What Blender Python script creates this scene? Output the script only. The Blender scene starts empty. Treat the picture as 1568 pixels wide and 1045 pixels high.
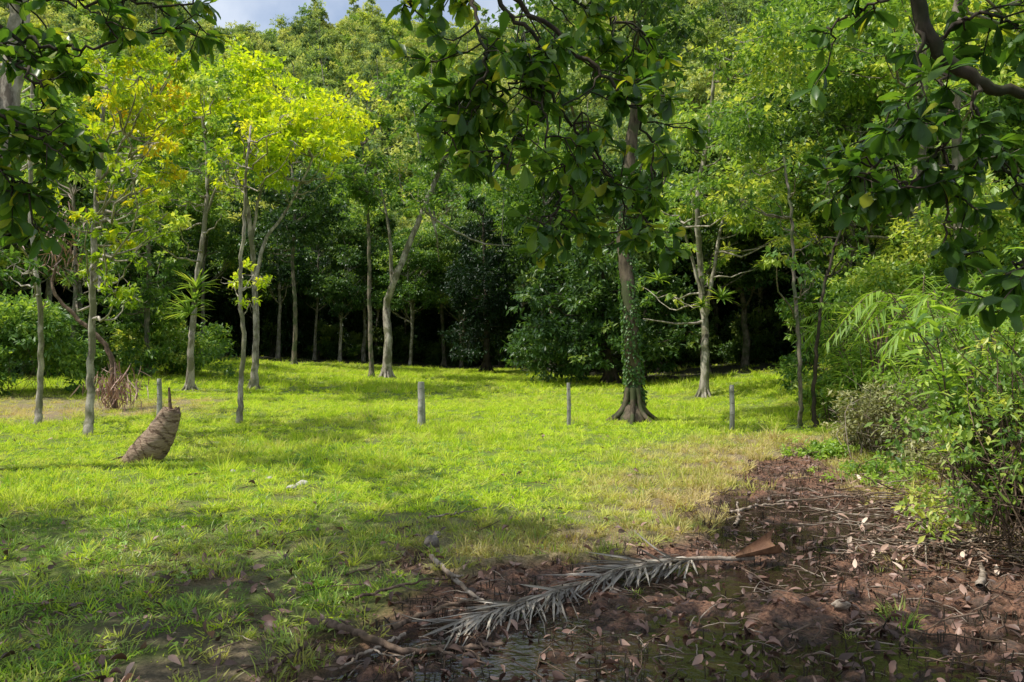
import bpy, math, random
import numpy as np
from mathutils import Vector
rng=np.random.default_rng(7); random.seed(7)
scene=bpy.context.scene
F=1220.0; CH=1.8; HX,HY=784.0,522.0

# ---------------- noise
def _h(ix,iy,s):
    v=np.sin(ix*127.1+iy*311.7+s*74.7)*43758.5453
    return v-np.floor(v)
def vn(x,y,s=0):
    x=np.asarray(x,float);y=np.asarray(y,float)
    ix=np.floor(x);iy=np.floor(y);fx=x-ix;fy=y-iy
    fx=fx*fx*(3-2*fx);fy=fy*fy*(3-2*fy)
    a=_h(ix,iy,s);b=_h(ix+1,iy,s);c=_h(ix,iy+1,s);d=_h(ix+1,iy+1,s)
    return (a*(1-fx)+b*fx)*(1-fy)+(c*(1-fx)+d*fx)*fy
def fbm(x,y,s=0,o=4):
    r=0;a=.5;t=0
    for i in range(o):
        r=r+a*vn(x*2**i+i*17.3,y*2**i-i*9.1,s+i);t+=a;a*=.5
    return r/t
def ss(a,b,x):
    t=np.clip((np.asarray(x,float)-a)/(b-a),0,1);return t*t*(3-2*t)
def flat(px,py):
    d=CH*F/(py-HY);return ((px-HX)/F*d,d)
MUD=[flat(*p) for p in [(1212,682),(1150,715),(1105,760),(1085,800),(960,835),(830,862),(700,866),(620,895),(540,935),(480,1000),(450,1060),(430,1400),(2000,1400),(2000,960),(1568,845),(1450,800),(1330,760),(1290,715),(1240,684)]]
def sdpoly(x,y,P):
    x=np.asarray(x,float);y=np.asarray(y,float)
    d=np.full(x.shape,1e9);ins=np.zeros(x.shape,bool)
    n=len(P)
    for i in range(n):
        ax,ay=P[i];bx,by=P[(i+1)%n]
        ex,ey=bx-ax,by-ay
        t=np.clip(((x-ax)*ex+(y-ay)*ey)/(ex*ex+ey*ey),0,1)
        d=np.minimum(d,np.hypot(x-ax-ex*t,y-ay-ey*t))
        c=((ay>y)!=(by>y))&(x<(bx-ax)*(y-ay)/(by-ay+1e-12)+ax)
        ins^=c
    return np.where(ins,-d,d)
def mudmask(x,y):
    s=sdpoly(x,y,MUD)+(fbm(np.asarray(x)*2.2,np.asarray(y)*2.2,5)-.5)*1.1
    m=ss(.22,-.22,s)
    px,py=-1.0,6.6
    q=.8*ss(2.2,.4,np.hypot(np.asarray(x)-px,(np.asarray(y)-py)*1.3))*ss(.58,.68,fbm(np.asarray(x)*2.5,np.asarray(y)*2.5,31))
    return np.maximum(m,q)
WET=[(flat(1190,790),1.2,1.6),(flat(1000,985),1.9,.85),(flat(800,1040),1.1,.6),(flat(1200,1040),1.4,.6),(flat(1080,870),.9,.5)]
def wetmask(x,y):
    r=0
    for (a,b),rx,ry in WET: r=np.maximum(r,ss(1.3,.5,np.hypot((x-a)/rx,(y-b)/ry)+(fbm(x*1.7,y*1.7,71)-.5)*.9))
    return r
def H(x,y):
    x=np.asarray(x,float);y=np.asarray(y,float)
    h=(fbm(x*.25,y*.25,1)-.5)*.25*ss(8,25,np.hypot(x,y))
    h=h+.05*np.maximum(0,-x-4)*ss(12,40,y)*ss(90,60,-x)
    h=h+.10*np.maximum(0,x-5.5)*ss(5,9,y)*ss(60,30,x)
    m=mudmask(x,y)
    near=ss(30,14,np.hypot(x,y))
    h=h+near*((fbm(x*3,y*3,9)-.5)*.06+(fbm(x*11,y*11,12,3)-.5)*.035)
    h=h-m*.05-m*wetmask(x,y)*.045+m*near*((fbm(x*4,y*4,21)-.5)*.08+(fbm(x*13,y*13,22,3)-.5)*.085)
    az=x/np.maximum(y,20)
    crest=86+ 60*ss(0.0,.4,az)+ 30*ss(-.38,-.5,az)-6*np.exp(-((az+.31)/.06)**2)-5*np.exp(-((az+.03)/.04)**2)+9*(fbm(x*.014,y*.014,40)-.5)
    r=np.clip((y-72)/175,0,1)
    hill=crest*(r*.75+.25*r*r*(3-2*r))
    h=h+hill+ (y>72)*ss(72,110,y)*(fbm(x*.02,y*.02,44)-.5)*18
    return h
def G(px,py):
    ys=np.geomspace(3,120,1300);xs=(px-HX)/F*ys;zs=CH-(py-HY)/F*ys
    k=np.argmax(zs<=H(xs,ys))
    if k==0:k=800
    return Vector((xs[k],ys[k],float(H(xs[k],ys[k]))))
def P(px,py,d): return Vector(((px-HX)/F*d,d,CH-(py-HY)/F*d))

# ---------------- mesh builder
class MB:
    def __init__(s): s.v=[];s.f=[];s.n=0
    def add(s,v,f,mat=0,var=0.5,smooth=False):
        v=np.asarray(v,float).reshape(-1,3);f=np.asarray(f,int)
        if len(f)==0:return
        var=np.broadcast_to(np.asarray(var,float),(len(f),))
        s.v.append(v);s.f.append((f+s.n,mat,var,smooth));s.n+=len(v)
    def build(s,name,mats,parent=None,link=True):
        me=bpy.data.meshes.new(name)
        V=np.concatenate(s.v);me.vertices.add(len(V));me.vertices.foreach_set('co',V.ravel())
        loops=np.concatenate([f.ravel() for f,_,_,_ in s.f])
        tot=np.concatenate([np.full(len(f),f.shape[1]) for f,_,_,_ in s.f])
        mi=np.concatenate([np.full(len(f),m) for f,m,_,_ in s.f])
        va=np.concatenate([v for _,_,v,_ in s.f])
        sm=np.concatenate([np.full(len(f),q) for f,_,_,q in s.f])
        me.loops.add(len(loops));me.loops.foreach_set('vertex_index',loops.astype(np.int32))
        me.polygons.add(len(tot));me.polygons.foreach_set('loop_start',np.concatenate([[0],np.cumsum(tot)[:-1]]).astype(np.int32))
        me.polygons.foreach_set('material_index',mi.astype(np.int32))
        me.polygons.foreach_set('use_smooth',sm)
        a=me.attributes.new('var','FLOAT','FACE');a.data.foreach_set('value',va.astype(np.float32))
        for m in mats: me.materials.append(m)
        me.update(calc_edges=True)
        ob=bpy.data.objects.new(name,me)
        if link: scene.collection.objects.link(ob)
        if parent: ob.parent=parent
        return ob
def norm(a): return a/np.maximum(np.linalg.norm(a,axis=-1,keepdims=True),1e-9)
def smoothpath(pts,n,wob=0):
    pts=np.array([list(p) for p in pts],float)
    if len(pts)<3:
        t=np.linspace(0,1,n)[:,None];q=pts[0]*(1-t)+pts[-1]*t
    else:
        e=np.vstack([2*pts[0]-pts[1],pts,2*pts[-1]-pts[-2]])
        q=[]
        for u in np.linspace(0,len(pts)-1-1e-6,n):
            i=int(u);t=u-i;a,b,c,d=e[i],e[i+1],e[i+2],e[i+3]
            q.append(.5*((2*b)+(-a+c)*t+(2*a-5*b+4*c-d)*t*t+(-a+3*b-3*c+d)*t**3))
        q=np.array(q)
    if wob:
        w=rng.normal(0,wob,(n,3));w[0]=0;w[-1]=0
        q=q+w
    return q
def tube(mb,path,rad,sides=7,mat=0,var=.5,lump=0,cap=True):
    path=np.asarray(path,float);n=len(path);rad=np.broadcast_to(rad,(n,))
    t=norm(np.gradient(path,axis=0))
    ref=np.array([0.13,.97,.2]) if abs(t[0][2])>.6 else np.array([0,0.1,1.])
    a=norm(np.cross(t,ref));b=np.cross(t,a)
    an=np.linspace(0,2*math.pi,sides,endpoint=False)
    R=rad[:,None]*(1+lump*rng.normal(0,1,(n,sides)))
    v=path[:,None]+R[...,None]*(np.cos(an)[None,:,None]*a[:,None]+np.sin(an)[None,:,None]*b[:,None])
    i=np.arange(n-1)[:,None]*sides;j=np.arange(sides)[None];k=(j+1)%sides
    f=np.stack([i+j,i+k,i+sides+k,i+sides+j],-1).reshape(-1,4)
    mb.add(v,f,mat,var,True)
    if cap:
        c=v[-1];mb.add(np.vstack([c,path[-1][None]]),[[x,(x+1)%sides,sides] for x in range(sides)],mat,np.mean(var),False)
def leaves(mb,c,axis,up,L,W,mat=1,var=.5):
    n=len(c);axis=norm(axis);s=norm(np.cross(axis,up));
    nn=np.cross(s,axis)
    L=np.broadcast_to(L,(n,))[:,None];W=np.broadcast_to(W,(n,))[:,None]
    v=np.stack([c,c+axis*L*.45+s*W*.5+nn*L*.06,c+axis*L,c+axis*L*.45-s*W*.5+nn*L*.06],1)
    f=np.arange(n*4).reshape(n,4)
    mb.add(v,f,mat,var)
def bigleaves(mb,c,axis,up,L,W,mat=1,var=.5,bend=.15,fold=.18,st=((0,.04),(.35,.30),(.68,.5),(.9,.36),(1,.04))):
    n=len(c)
    if n==0:return
    axis=norm(axis);s=norm(np.cross(axis,up));nn=np.cross(s,axis)
    L=np.broadcast_to(L,(n,))[:,None];W=np.broadcast_to(W,(n,))[:,None];bend=np.broadcast_to(bend,(n,))[:,None]
    rows=[]
    for t,w in st:
        ce=c+axis*L*t-nn*L*bend*t*t
        rows+= [ce+s*W*w+nn*W*fold*w*2, ce, ce-s*W*w+nn*W*fold*w*2]
    k=len(st);v=np.stack(rows,1)
    base=(np.arange(n)*3*k)[:,None]
    fs=[]
    for i in range(k-1):
        for j in range(2): fs.append([3*i+j,3*i+j+1,3*i+3+j+1,3*i+3+j])
    f=(base[:,:,None]+np.array(fs)[None]).reshape(-1,4)
    mb.add(v.reshape(-1,3),f,mat,np.repeat(np.broadcast_to(var,(n,)),len(fs)),True)
def blades(mb,c,axis,up,L,W,mat,var,bend):
    n=len(c);axis=norm(axis);s=norm(np.cross(axis,up));nn=np.cross(s,axis)
    L=L[:,None];bend=bend[:,None];rows=[]
    for t,w in ((0,.35),(.5,.5),(1,.04)):
        ce=c+axis*L*t-nn*L*bend*t*t;rows+=[ce+s*W*w,ce-s*W*w]
    v=np.stack(rows,1);base=(np.arange(n)*6)[:,None,None]
    f=(base+np.array([[0,1,3,2],[2,3,5,4]])[None]).reshape(-1,4)
    mb.add(v.reshape(-1,3),f,mat,np.repeat(var,2),True)
def rdir(n): return norm(rng.normal(0,1,(n,3)))
def clump(mb,c,r,n,L,W,mat=1,v0=None,asp=.75,droop=.35):
    c=np.array(c,float);k=max(3,int(n/22))
    sub=rdir(k)*(rng.random((k,1))**.4)
    sub*=np.array([1,1,asp])*r
    sv=rng.normal(0,.15,k)
    idx=rng.integers(0,k,n)
    pos=c+sub[idx]+rng.normal(0,1,(n,3))*np.array([1,1,.45])*r*.18
    out=norm(sub[idx]+rng.normal(0,.3,(n,3)))
    ax=out*.6+rdir(n)*.8+np.array([0,0,-droop])
    up=np.array([0,0,1.])+rdir(n)*.55
    v0=.5 if v0 is None else v0
    leaves(mb,pos,ax,up,L*(.6+.8*rng.random(n)),W*(.6+.8*rng.random(n)),mat,np.clip(v0+sv[idx]+rng.normal(0,.12,n),0,1))

# ---------------- materials
def newmat(name):
    m=bpy.data.materials.new(name);m.use_nodes=True;nt=m.node_tree;nt.nodes.clear();return m,nt
def N(nt,t,**k):
    n=nt.nodes.new(t)
    for a,b in k.items(): setattr(n,a,b)
    return n
def ramp(nt,stops,fac):
    r=N(nt,'ShaderNodeValToRGB');cr=r.color_ramp
    while len(cr.elements)<len(stops):cr.elements.new(.5)
    for e,(p,c) in zip(cr.elements,stops):
        e.position=p;e.color=(*c,1)
    nt.links.new(fac,r.inputs[0]);return r.outputs[0]
def math_(nt,op,a,b):
    n=N(nt,'ShaderNodeMath',operation=op)
    for i,q in enumerate((a,b)):
        if hasattr(q,'links'): nt.links.new(q,n.inputs[i])
        else: n.inputs[i].default_value=q
    return n.outputs[0]
def mixc(nt,f,a,b):
    n=N(nt,'ShaderNodeMix',data_type='RGBA')
    for i,q in ((0,f),(6,a),(7,b)):
        if hasattr(q,'links'): nt.links.new(q,n.inputs[i])
        elif i==0:n.inputs[0].default_value=q
        else:n.inputs[i].default_value=(*q,1)
    return n.outputs[2]
def leafmat(name,stops,trans=.4,rough=.42,tint=.18,spec=.5,dry=None,tcol=(1.2,1.2,.5),gain=1.6,simple=False):
    m,nt=newmat(name)
    stops=[(p,tuple(min(.8,q*gain) for q in c)) for p,c in stops]
    at=N(nt,'ShaderNodeAttribute',attribute_name='var')
    oi=N(nt,'ShaderNodeObjectInfo')
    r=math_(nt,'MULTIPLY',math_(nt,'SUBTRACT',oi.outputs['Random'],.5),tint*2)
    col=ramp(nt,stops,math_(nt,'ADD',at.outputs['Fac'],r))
    if dry:
        a2=N(nt,'ShaderNodeAttribute',attribute_name='dry',attribute_type='INSTANCER')
        col=mixc(nt,a2.outputs['Fac'],col,dry)
    if simple:
        b=N(nt,'ShaderNodeBsdfDiffuse');nt.links.new(col,b.inputs[0])
    else:
        b=N(nt,'ShaderNodeBsdfPrincipled');b.inputs['Roughness'].default_value=rough
        b.inputs['Specular IOR Level'].default_value=spec
        nt.links.new(col,b.inputs['Base Color'])
    tr=N(nt,'ShaderNodeBsdfTranslucent')
    tc=N(nt,'ShaderNodeVectorMath',operation='MULTIPLY');nt.links.new(col,tc.inputs[0]);tc.inputs[1].default_value=tcol
    nt.links.new(tc.outputs[0],tr.inputs[0])
    mx=N(nt,'ShaderNodeMixShader');mx.inputs[0].default_value=trans
    nt.links.new(b.outputs[0],mx.inputs[1]);nt.links.new(tr.outputs[0],mx.inputs[2])
    o=N(nt,'ShaderNodeOutputMaterial');nt.links.new(mx.outputs[0],o.inputs[0]);return m
def barkmat(name,a,b,c,scale=6,bump=.5,stretch=.3,rough=.85):
    m,nt=newmat(name)
    tc=N(nt,'ShaderNodeTexCoord');mp=N(nt,'ShaderNodeMapping');mp.inputs['Scale'].default_value=(1,1,stretch)
    nt.links.new(tc.outputs['Object'],mp.inputs[0])
    n1=N(nt,'ShaderNodeTexNoise');n1.inputs['Scale'].default_value=scale;n1.inputs['Detail'].default_value=8;n1.inputs['Roughness'].default_value=.7
    nt.links.new(mp.outputs[0],n1.inputs[0])
    n2=N(nt,'ShaderNodeTexNoise');n2.inputs['Scale'].default_value=scale*.5;n2.inputs['Detail'].default_value=6
    nt.links.new(tc.outputs['Object'],n2.inputs[0])
    col=ramp(nt,[(.38,a),(.52,b),(.68,tuple(min(1,x*1.5) for x in b))],n1.outputs['Fac'])
    f=ramp(nt,[(.48,(0,0,0)),(.58,(.9,.9,.9))],n2.outputs['Fac'])
    col=mixc(nt,f,col,c)
    bs=N(nt,'ShaderNodeBsdfPrincipled');bs.inputs['Roughness'].default_value=rough;bs.inputs['Specular IOR Level'].default_value=.2
    nt.links.new(col,bs.inputs['Base Color'])
    bp=N(nt,'ShaderNodeBump');bp.inputs['Strength'].default_value=bump;bp.inputs['Distance'].default_value=.03
    nt.links.new(n1.outputs['Fac'],bp.inputs['Height']);nt.links.new(bp.outputs[0],bs.inputs['Normal'])
    o=N(nt,'ShaderNodeOutputMaterial');nt.links.new(bs.outputs[0],o.inputs[0]);return m

bark_pale=barkmat('bark_pale',(.11,.09,.07),(.38,.34,.28),(.16,.155,.09))
bark_mid=barkmat('bark_mid',(.05,.04,.03),(.22,.185,.14),(.09,.11,.05))
bark_mossy=barkmat('bark_mossy',(.035,.027,.018),(.12,.095,.065),(.06,.075,.03),bump=.9)
bark_dark=barkmat('bark_dark',(.022,.018,.012),(.065,.05,.036),(.035,.04,.02))
wood_dead=barkmat('wood_dead',(.12,.09,.065),(.36,.30,.24),(.19,.14,.10),scale=14)
twig_brown=barkmat('twig_brown',(.05,.034,.024),(.18,.125,.09),(.10,.07,.045),scale=14)
post_wood=barkmat('post_wood',(.14,.13,.11),(.42,.40,.36),(.26,.26,.22),scale=12,stretch=.12,bump=.9)
sheath_m=barkmat('sheath_brown',(.08,.04,.02),(.24,.13,.07),(.14,.07,.04),scale=9,rough=.5)
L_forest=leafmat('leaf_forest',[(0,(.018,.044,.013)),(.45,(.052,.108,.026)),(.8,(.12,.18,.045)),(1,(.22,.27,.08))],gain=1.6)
L_dark=leafmat('leaf_dark',[(0,(.010,.028,.010)),(.5,(.024,.064,.018)),(1,(.06,.12,.03))],trans=.2,gain=1.0,spec=.3)
L_hill_haze=leafmat('leaf_hill_haze_tint',[(0,(.055,.085,.055)),(.4,(.115,.165,.075)),(.75,(.20,.25,.09)),(1,(.30,.31,.12))],tint=.38,simple=True,gain=1.9)  # distance haze put into the leaf colour: paler and slightly bluish
L_yellow=leafmat('leaf_yellow',[(0,(.13,.21,.015)),(.45,(.28,.38,.02)),(.8,(.45,.49,.02)),(1,(.52,.50,.03))],trans=.55,gain=1.5)
L_orange=leafmat('leaf_autumn',[(0,(.10,.17,.015)),(.45,(.25,.35,.02)),(.85,(.44,.43,.02)),(1,(.54,.40,.02))],trans=.55,gain=1.45)
L_mid=leafmat('leaf_mid',[(0,(.03,.074,.017)),(.5,(.095,.172,.037)),(.85,(.22,.30,.055)),(1,(.38,.40,.09))],trans=.48,gain=1.7)
L_over=leafmat('leaf_overhang',[(0,(.020,.050,.010)),(.5,(.055,.12,.018)),(.85,(.14,.22,.02)),(1,(.30,.30,.03))],trans=.55,rough=.35,gain=1.7)
L_cane=leafmat('leaf_cane',[(0,(.06,.125,.02)),(.5,(.18,.28,.045)),(1,(.38,.47,.09))],trans=.5,gain=1.7)
L_olive=leafmat('leaf_olive',[(0,(.07,.07,.035)),(.5,(.17,.18,.07)),(1,(.30,.28,.14))],trans=.3,gain=1.7)
L_grass=leafmat('grass_blade',[(0,(.15,.25,.02)),(.5,(.34,.46,.035)),(.85,(.46,.54,.05)),(1,(.53,.51,.16))],trans=.42,tint=.22,tcol=(1.2,1.15,.7),dry=(.64,.53,.27),gain=1.6,simple=True)
L_gnear=leafmat('grass_blade_broad',[(0,(.05,.14,.014)),(.5,(.15,.28,.03)),(.85,(.27,.40,.05)),(1,(.42,.39,.12))],trans=.42,tint=.2,dry=(.42,.33,.14),gain=1.6)
L_dead=leafmat('dead_leaf',[(0,(.06,.035,.025)),(.45,(.21,.12,.09)),(.8,(.42,.28,.21)),(1,(.60,.47,.37))],trans=.12,tint=.3,rough=.5,tcol=(1,.8,.6),gain=1.25)
L_straw=leafmat('dry_frond',[(0,(.12,.105,.09)),(.5,(.28,.25,.21)),(1,(.48,.43,.35))],trans=.12,tint=.1,tcol=(1,.9,.7),gain=1.3)

# ---------------- terrain
def axis(n,ext,k,c):
    u=np.linspace(-1,1,n);return c+ext*np.sinh(k*u)/math.sinh(k)
X=axis(820,520,6.2,2.0);Y=axis(820,520,6.2,5.5)
XX,YY=np.meshgrid(X,Y)
ZZ=H(XX,YY)
nx,ny=len(X),len(Y)
i=np.arange(ny-1)[:,None]*nx+np.arange(nx-1)[None]
fc=np.stack([i,i+1,i+nx+1,i+nx],-1).reshape(-1,4)
mb=MB();mb.add(np.stack([XX,YY,ZZ],-1).reshape(-1,3),fc,0,.5,True)
def patch(x,y):
    bx,by=flat(70,628);r=ss(3.2,1.2,np.hypot((x-bx)*.55,(y-by)*.7)+(fbm(x*.9,y*.9,66)-.5)*2.6)
    return r
def drymask(x,y):
    x=np.asarray(x,float);y=np.asarray(y,float)
    s=sdpoly(x,y,MUD)
    d=ss(3.2,.2,s)*.85*ss(5.5,8,y)+.25*ss(1,.2,s)
    d=np.maximum(d,.8*patch(x,y))
    d=np.clip(d+(fbm(x*.7,y*.7,61)-.52)*.9+(fbm(x*3,y*3,63)-.5)*.6*d,0,1)
    return d
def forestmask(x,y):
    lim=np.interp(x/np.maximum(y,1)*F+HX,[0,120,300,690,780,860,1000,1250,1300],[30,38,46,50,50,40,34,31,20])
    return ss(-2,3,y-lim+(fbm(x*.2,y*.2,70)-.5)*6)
gm,nt=newmat('ground_soil')
def A(n): return N(nt,'ShaderNodeAttribute',attribute_name=n).outputs['Fac']
tc=N(nt,'ShaderNodeTexCoord')
def noise(s,d=6,r=.6):
    q=N(nt,'ShaderNodeTexNoise');q.inputs['Scale'].default_value=s;q.inputs['Detail'].default_value=d;q.inputs['Roughness'].default_value=r
    nt.links.new(tc.outputs['Object'],q.inputs[0]);return q.outputs['Fac']
nB,nC,nD=noise(7),noise(38,8,.7),noise(120,5,.7)
green=ramp(nt,[(.3,(.10,.16,.02)),(.5,(.20,.29,.03)),(.7,(.30,.37,.06))],nB)
soil=ramp(nt,[(.3,(.05,.04,.02)),(.55,(.14,.11,.06)),(.75,(.26,.20,.12))],nC)
dryc=ramp(nt,[(.35,(.14,.10,.05)),(.52,(.38,.28,.16)),(.7,(.56,.45,.29))],nC)
mudc=ramp(nt,[(.38,(.08,.034,.02)),(.5,(.29,.14,.08)),(.64,(.54,.29,.175))],nC)
mudc=mixc(nt,ramp(nt,[(.50,(0,0,0)),(.64,(.7,.7,.7))],nB),mudc,ramp(nt,[(.35,(.05,.036,.028)),(.7,(.30,.22,.165))],nD))
g1=mixc(nt,math_(nt,'MAXIMUM',ramp(nt,[(.52,(0,0,0)),(.66,(1,1,1))],nB),A('bare')),green,soil)
g2=mixc(nt,A('dry'),g1,dryc)
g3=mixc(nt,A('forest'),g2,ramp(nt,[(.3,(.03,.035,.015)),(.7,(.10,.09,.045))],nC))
g4=mixc(nt,A('mud'),g3,mudc)
wet=math_(nt,'MULTIPLY',A('mud'),A('wet'))
dk=mixc(nt,math_(nt,'MULTIPLY',wet,.85),g4,(.026,.015,.010))
b=N(nt,'ShaderNodeBsdfPrincipled');nt.links.new(dk,b.inputs['Base Color'])
rg=math_(nt,'SUBTRACT',.92,math_(nt,'MULTIPLY',wet,.72));nt.links.new(rg,b.inputs['Roughness'])
bp=N(nt,'ShaderNodeBump');bp.inputs['Strength'].default_value=1.;bp.inputs['Distance'].default_value=.05
nt.links.new(math_(nt,'ADD',math_(nt,'ADD',nC,nB),math_(nt,'MULTIPLY',nD,.4)),bp.inputs['Height']);nt.links.new(bp.outputs[0],b.inputs['Normal'])
o=N(nt,'ShaderNodeOutputMaterial');nt.links.new(b.outputs[0],o.inputs[0])
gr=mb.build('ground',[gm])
WZ=-.074
bare=ss(9.5,5.5,YY)*.6*ss(.62,.42,fbm(XX*1.1,YY*1.1,81))+.4*ss(8,4,YY)
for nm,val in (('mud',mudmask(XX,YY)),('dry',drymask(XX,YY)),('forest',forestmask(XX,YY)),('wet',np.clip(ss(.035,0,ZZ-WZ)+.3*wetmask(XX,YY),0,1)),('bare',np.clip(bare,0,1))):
    a=gr.data.attributes.new(nm,'FLOAT','POINT');a.data.foreach_set('value',val.ravel().astype(np.float32))
wm,nt=newmat('muddy_water')
b=N(nt,'ShaderNodeBsdfPrincipled');b.inputs['Base Color'].default_value=(.03,.018,.013,1);b.inputs['Roughness'].default_value=.07;b.inputs['Specular IOR Level'].default_value=.6
tc=N(nt,'ShaderNodeTexCoord');q=N(nt,'ShaderNodeTexNoise');q.inputs['Scale'].default_value=16;q.inputs['Detail'].default_value=4;nt.links.new(tc.outputs['Object'],q.inputs[0])
bp=N(nt,'ShaderNodeBump');bp.inputs['Strength'].default_value=.35;bp.inputs['Distance'].default_value=.02;nt.links.new(q.outputs['Fac'],bp.inputs['Height']);nt.links.new(bp.outputs[0],b.inputs['Normal'])
o=N(nt,'ShaderNodeOutputMaterial');nt.links.new(b.outputs[0],o.inputs[0])
mb=MB();wx=[(p[0],p[1]) for p in MUD]
mb.add([(x,y,WZ) for x,y in wx],[list(range(len(wx)))],0);mb.build('muddy_puddle_water',[wm])

# ---------------- scatter via geometry nodes
def scatter(name,protos,pts,rot,scl,idx,dry=None):
    pts=np.asarray(pts,float);n=len(pts)
    me=bpy.data.meshes.new(name);me.vertices.add(n);me.vertices.foreach_set('co',pts.ravel())
    for nm,ty,val in (('rot','FLOAT_VECTOR',rot),('scl','FLOAT_VECTOR',scl)):
        a=me.attributes.new(nm,ty,'POINT');a.data.foreach_set('vector',np.asarray(val,np.float32).ravel())
    a=me.attributes.new('pid','INT','POINT');a.data.foreach_set('value',np.asarray(idx,np.int32))
    a=me.attributes.new('dry','FLOAT','POINT');a.data.foreach_set('value',np.asarray(dry if dry is not None else np.zeros(n),np.float32))
    ob=bpy.data.objects.new(name,me);scene.collection.objects.link(ob)
    g=bpy.data.node_groups.new(name+'_gn','GeometryNodeTree')
    g.interface.new_socket('Geometry',in_out='INPUT',socket_type='NodeSocketGeometry')
    g.interface.new_socket('Geometry',in_out='OUTPUT',socket_type='NodeSocketGeometry')
    gi=g.nodes.new('NodeGroupInput');go=g.nodes.new('NodeGroupOutput');j=g.nodes.new('GeometryNodeJoinGeometry')
    def na(nm,t):
        q=g.nodes.new('GeometryNodeInputNamedAttribute');q.data_type=t;q.inputs['Name'].default_value=nm;return q.outputs['Attribute']
    r=na('rot','FLOAT_VECTOR');s=na('scl','FLOAT_VECTOR');pid=na('pid','INT')
    for k,pr in enumerate(protos):
        c=g.nodes.new('FunctionNodeCompare');c.data_type='INT';c.operation='EQUAL'
        ins=[x for x in c.inputs if x.enabled and x.type=='INT']
        g.links.new(pid,ins[0]);ins[1].default_value=k
        oi=g.nodes.new('GeometryNodeObjectInfo');oi.inputs['Object'].default_value=pr;oi.inputs['As Instance'].default_value=True
        ip=g.nodes.new('GeometryNodeInstanceOnPoints')
        g.links.new(gi.outputs[0],ip.inputs['Points']);g.links.new(c.outputs[0],ip.inputs['Selection'])
        g.links.new(oi.outputs['Geometry'],ip.inputs['Instance']);g.links.new(r,ip.inputs['Rotation']);g.links.new(s,ip.inputs['Scale'])
        g.links.new(ip.outputs[0],j.inputs[0])
    g.links.new(j.outputs[0],go.inputs[0])
    md=ob.modifiers.new('scatter','NODES');md.node_group=g
    return ob
def zrot(n,tilt=0): return np.stack([rng.normal(0,tilt,n) if tilt else np.zeros(n),rng.normal(0,tilt,n) if tilt else np.zeros(n),rng.random(n)*6.283],-1)
def uscale(n,a,b,zj=.15):
    s=a+(b-a)*rng.random(n);return np.stack([s,s,s*(1+zj*rng.normal(0,1,n))],-1)

# ---------------- forest tree prototypes
def proto_tree(name,h,cb,cr,nl,L,W,bark,leaf,ncl=26,r0=.2,sprd=1.,lean=.6):
    mb=MB()
    top=np.array([rng.normal(0,lean),rng.normal(0,lean),h*.9])
    path=smoothpath([(0,0,-.4),(rng.normal(0,.2),rng.normal(0,.2),h*.35),(top[0]*.6+rng.normal(0,.3),top[1]*.6,h*.65),top],14,.04)
    tube(mb,path,np.linspace(r0,r0*.2,14)*(1+.5*np.exp(-np.linspace(0,14,14))),8,0,.5)
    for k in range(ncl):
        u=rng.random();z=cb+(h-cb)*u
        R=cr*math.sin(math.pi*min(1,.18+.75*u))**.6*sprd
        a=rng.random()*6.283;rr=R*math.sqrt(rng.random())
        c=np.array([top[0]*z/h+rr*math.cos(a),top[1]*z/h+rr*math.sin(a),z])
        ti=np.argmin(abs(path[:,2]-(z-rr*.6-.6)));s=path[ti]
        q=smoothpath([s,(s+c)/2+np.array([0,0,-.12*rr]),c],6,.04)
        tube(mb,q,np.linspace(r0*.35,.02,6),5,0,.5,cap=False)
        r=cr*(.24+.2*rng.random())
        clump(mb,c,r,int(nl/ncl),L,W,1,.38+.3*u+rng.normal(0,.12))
    return mb.build(name,[bark,leaf],link=False)
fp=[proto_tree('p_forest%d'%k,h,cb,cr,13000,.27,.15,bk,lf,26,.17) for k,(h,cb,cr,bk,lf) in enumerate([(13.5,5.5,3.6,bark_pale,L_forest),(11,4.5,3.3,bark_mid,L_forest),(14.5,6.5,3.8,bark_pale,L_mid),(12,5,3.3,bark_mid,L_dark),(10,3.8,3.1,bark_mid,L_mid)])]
hp=[proto_tree('p_hill%d'%k,h,2,cr,4800,.46,.28,bark_pale,lf,20,.2) for k,(h,cr,lf) in enumerate([(11,4.6,L_hill_haze),(13,4.8,L_hill_haze),(9,4.3,L_hill_haze),(12,4.8,L_mid),(16,4.0,L_hill_haze)])]
def shrub(name,h,r,nl,L,W,leaf,nc=14):
    mb=MB()
    for k in range(nc):
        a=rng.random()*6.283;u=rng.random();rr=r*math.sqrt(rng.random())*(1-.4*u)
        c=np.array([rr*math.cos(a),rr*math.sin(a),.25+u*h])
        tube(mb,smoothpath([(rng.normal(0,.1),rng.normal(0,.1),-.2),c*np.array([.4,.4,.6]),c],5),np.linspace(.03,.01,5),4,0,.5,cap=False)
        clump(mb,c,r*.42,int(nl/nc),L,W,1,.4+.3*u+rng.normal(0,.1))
    return mb.build(name,[bark_mid,leaf],link=False)
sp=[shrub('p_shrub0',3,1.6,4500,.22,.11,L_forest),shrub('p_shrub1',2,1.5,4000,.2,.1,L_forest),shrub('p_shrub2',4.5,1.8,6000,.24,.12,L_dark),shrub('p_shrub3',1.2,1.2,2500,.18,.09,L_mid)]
def limY(pxn): return np.interp(pxn,[-400,0,120,300,690,780,860,1000,1250,1300,2000],[26,32,40,50,52,52,42,37,33,26,18])
pts=[];ids=[];sv=[];tries=0
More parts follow.
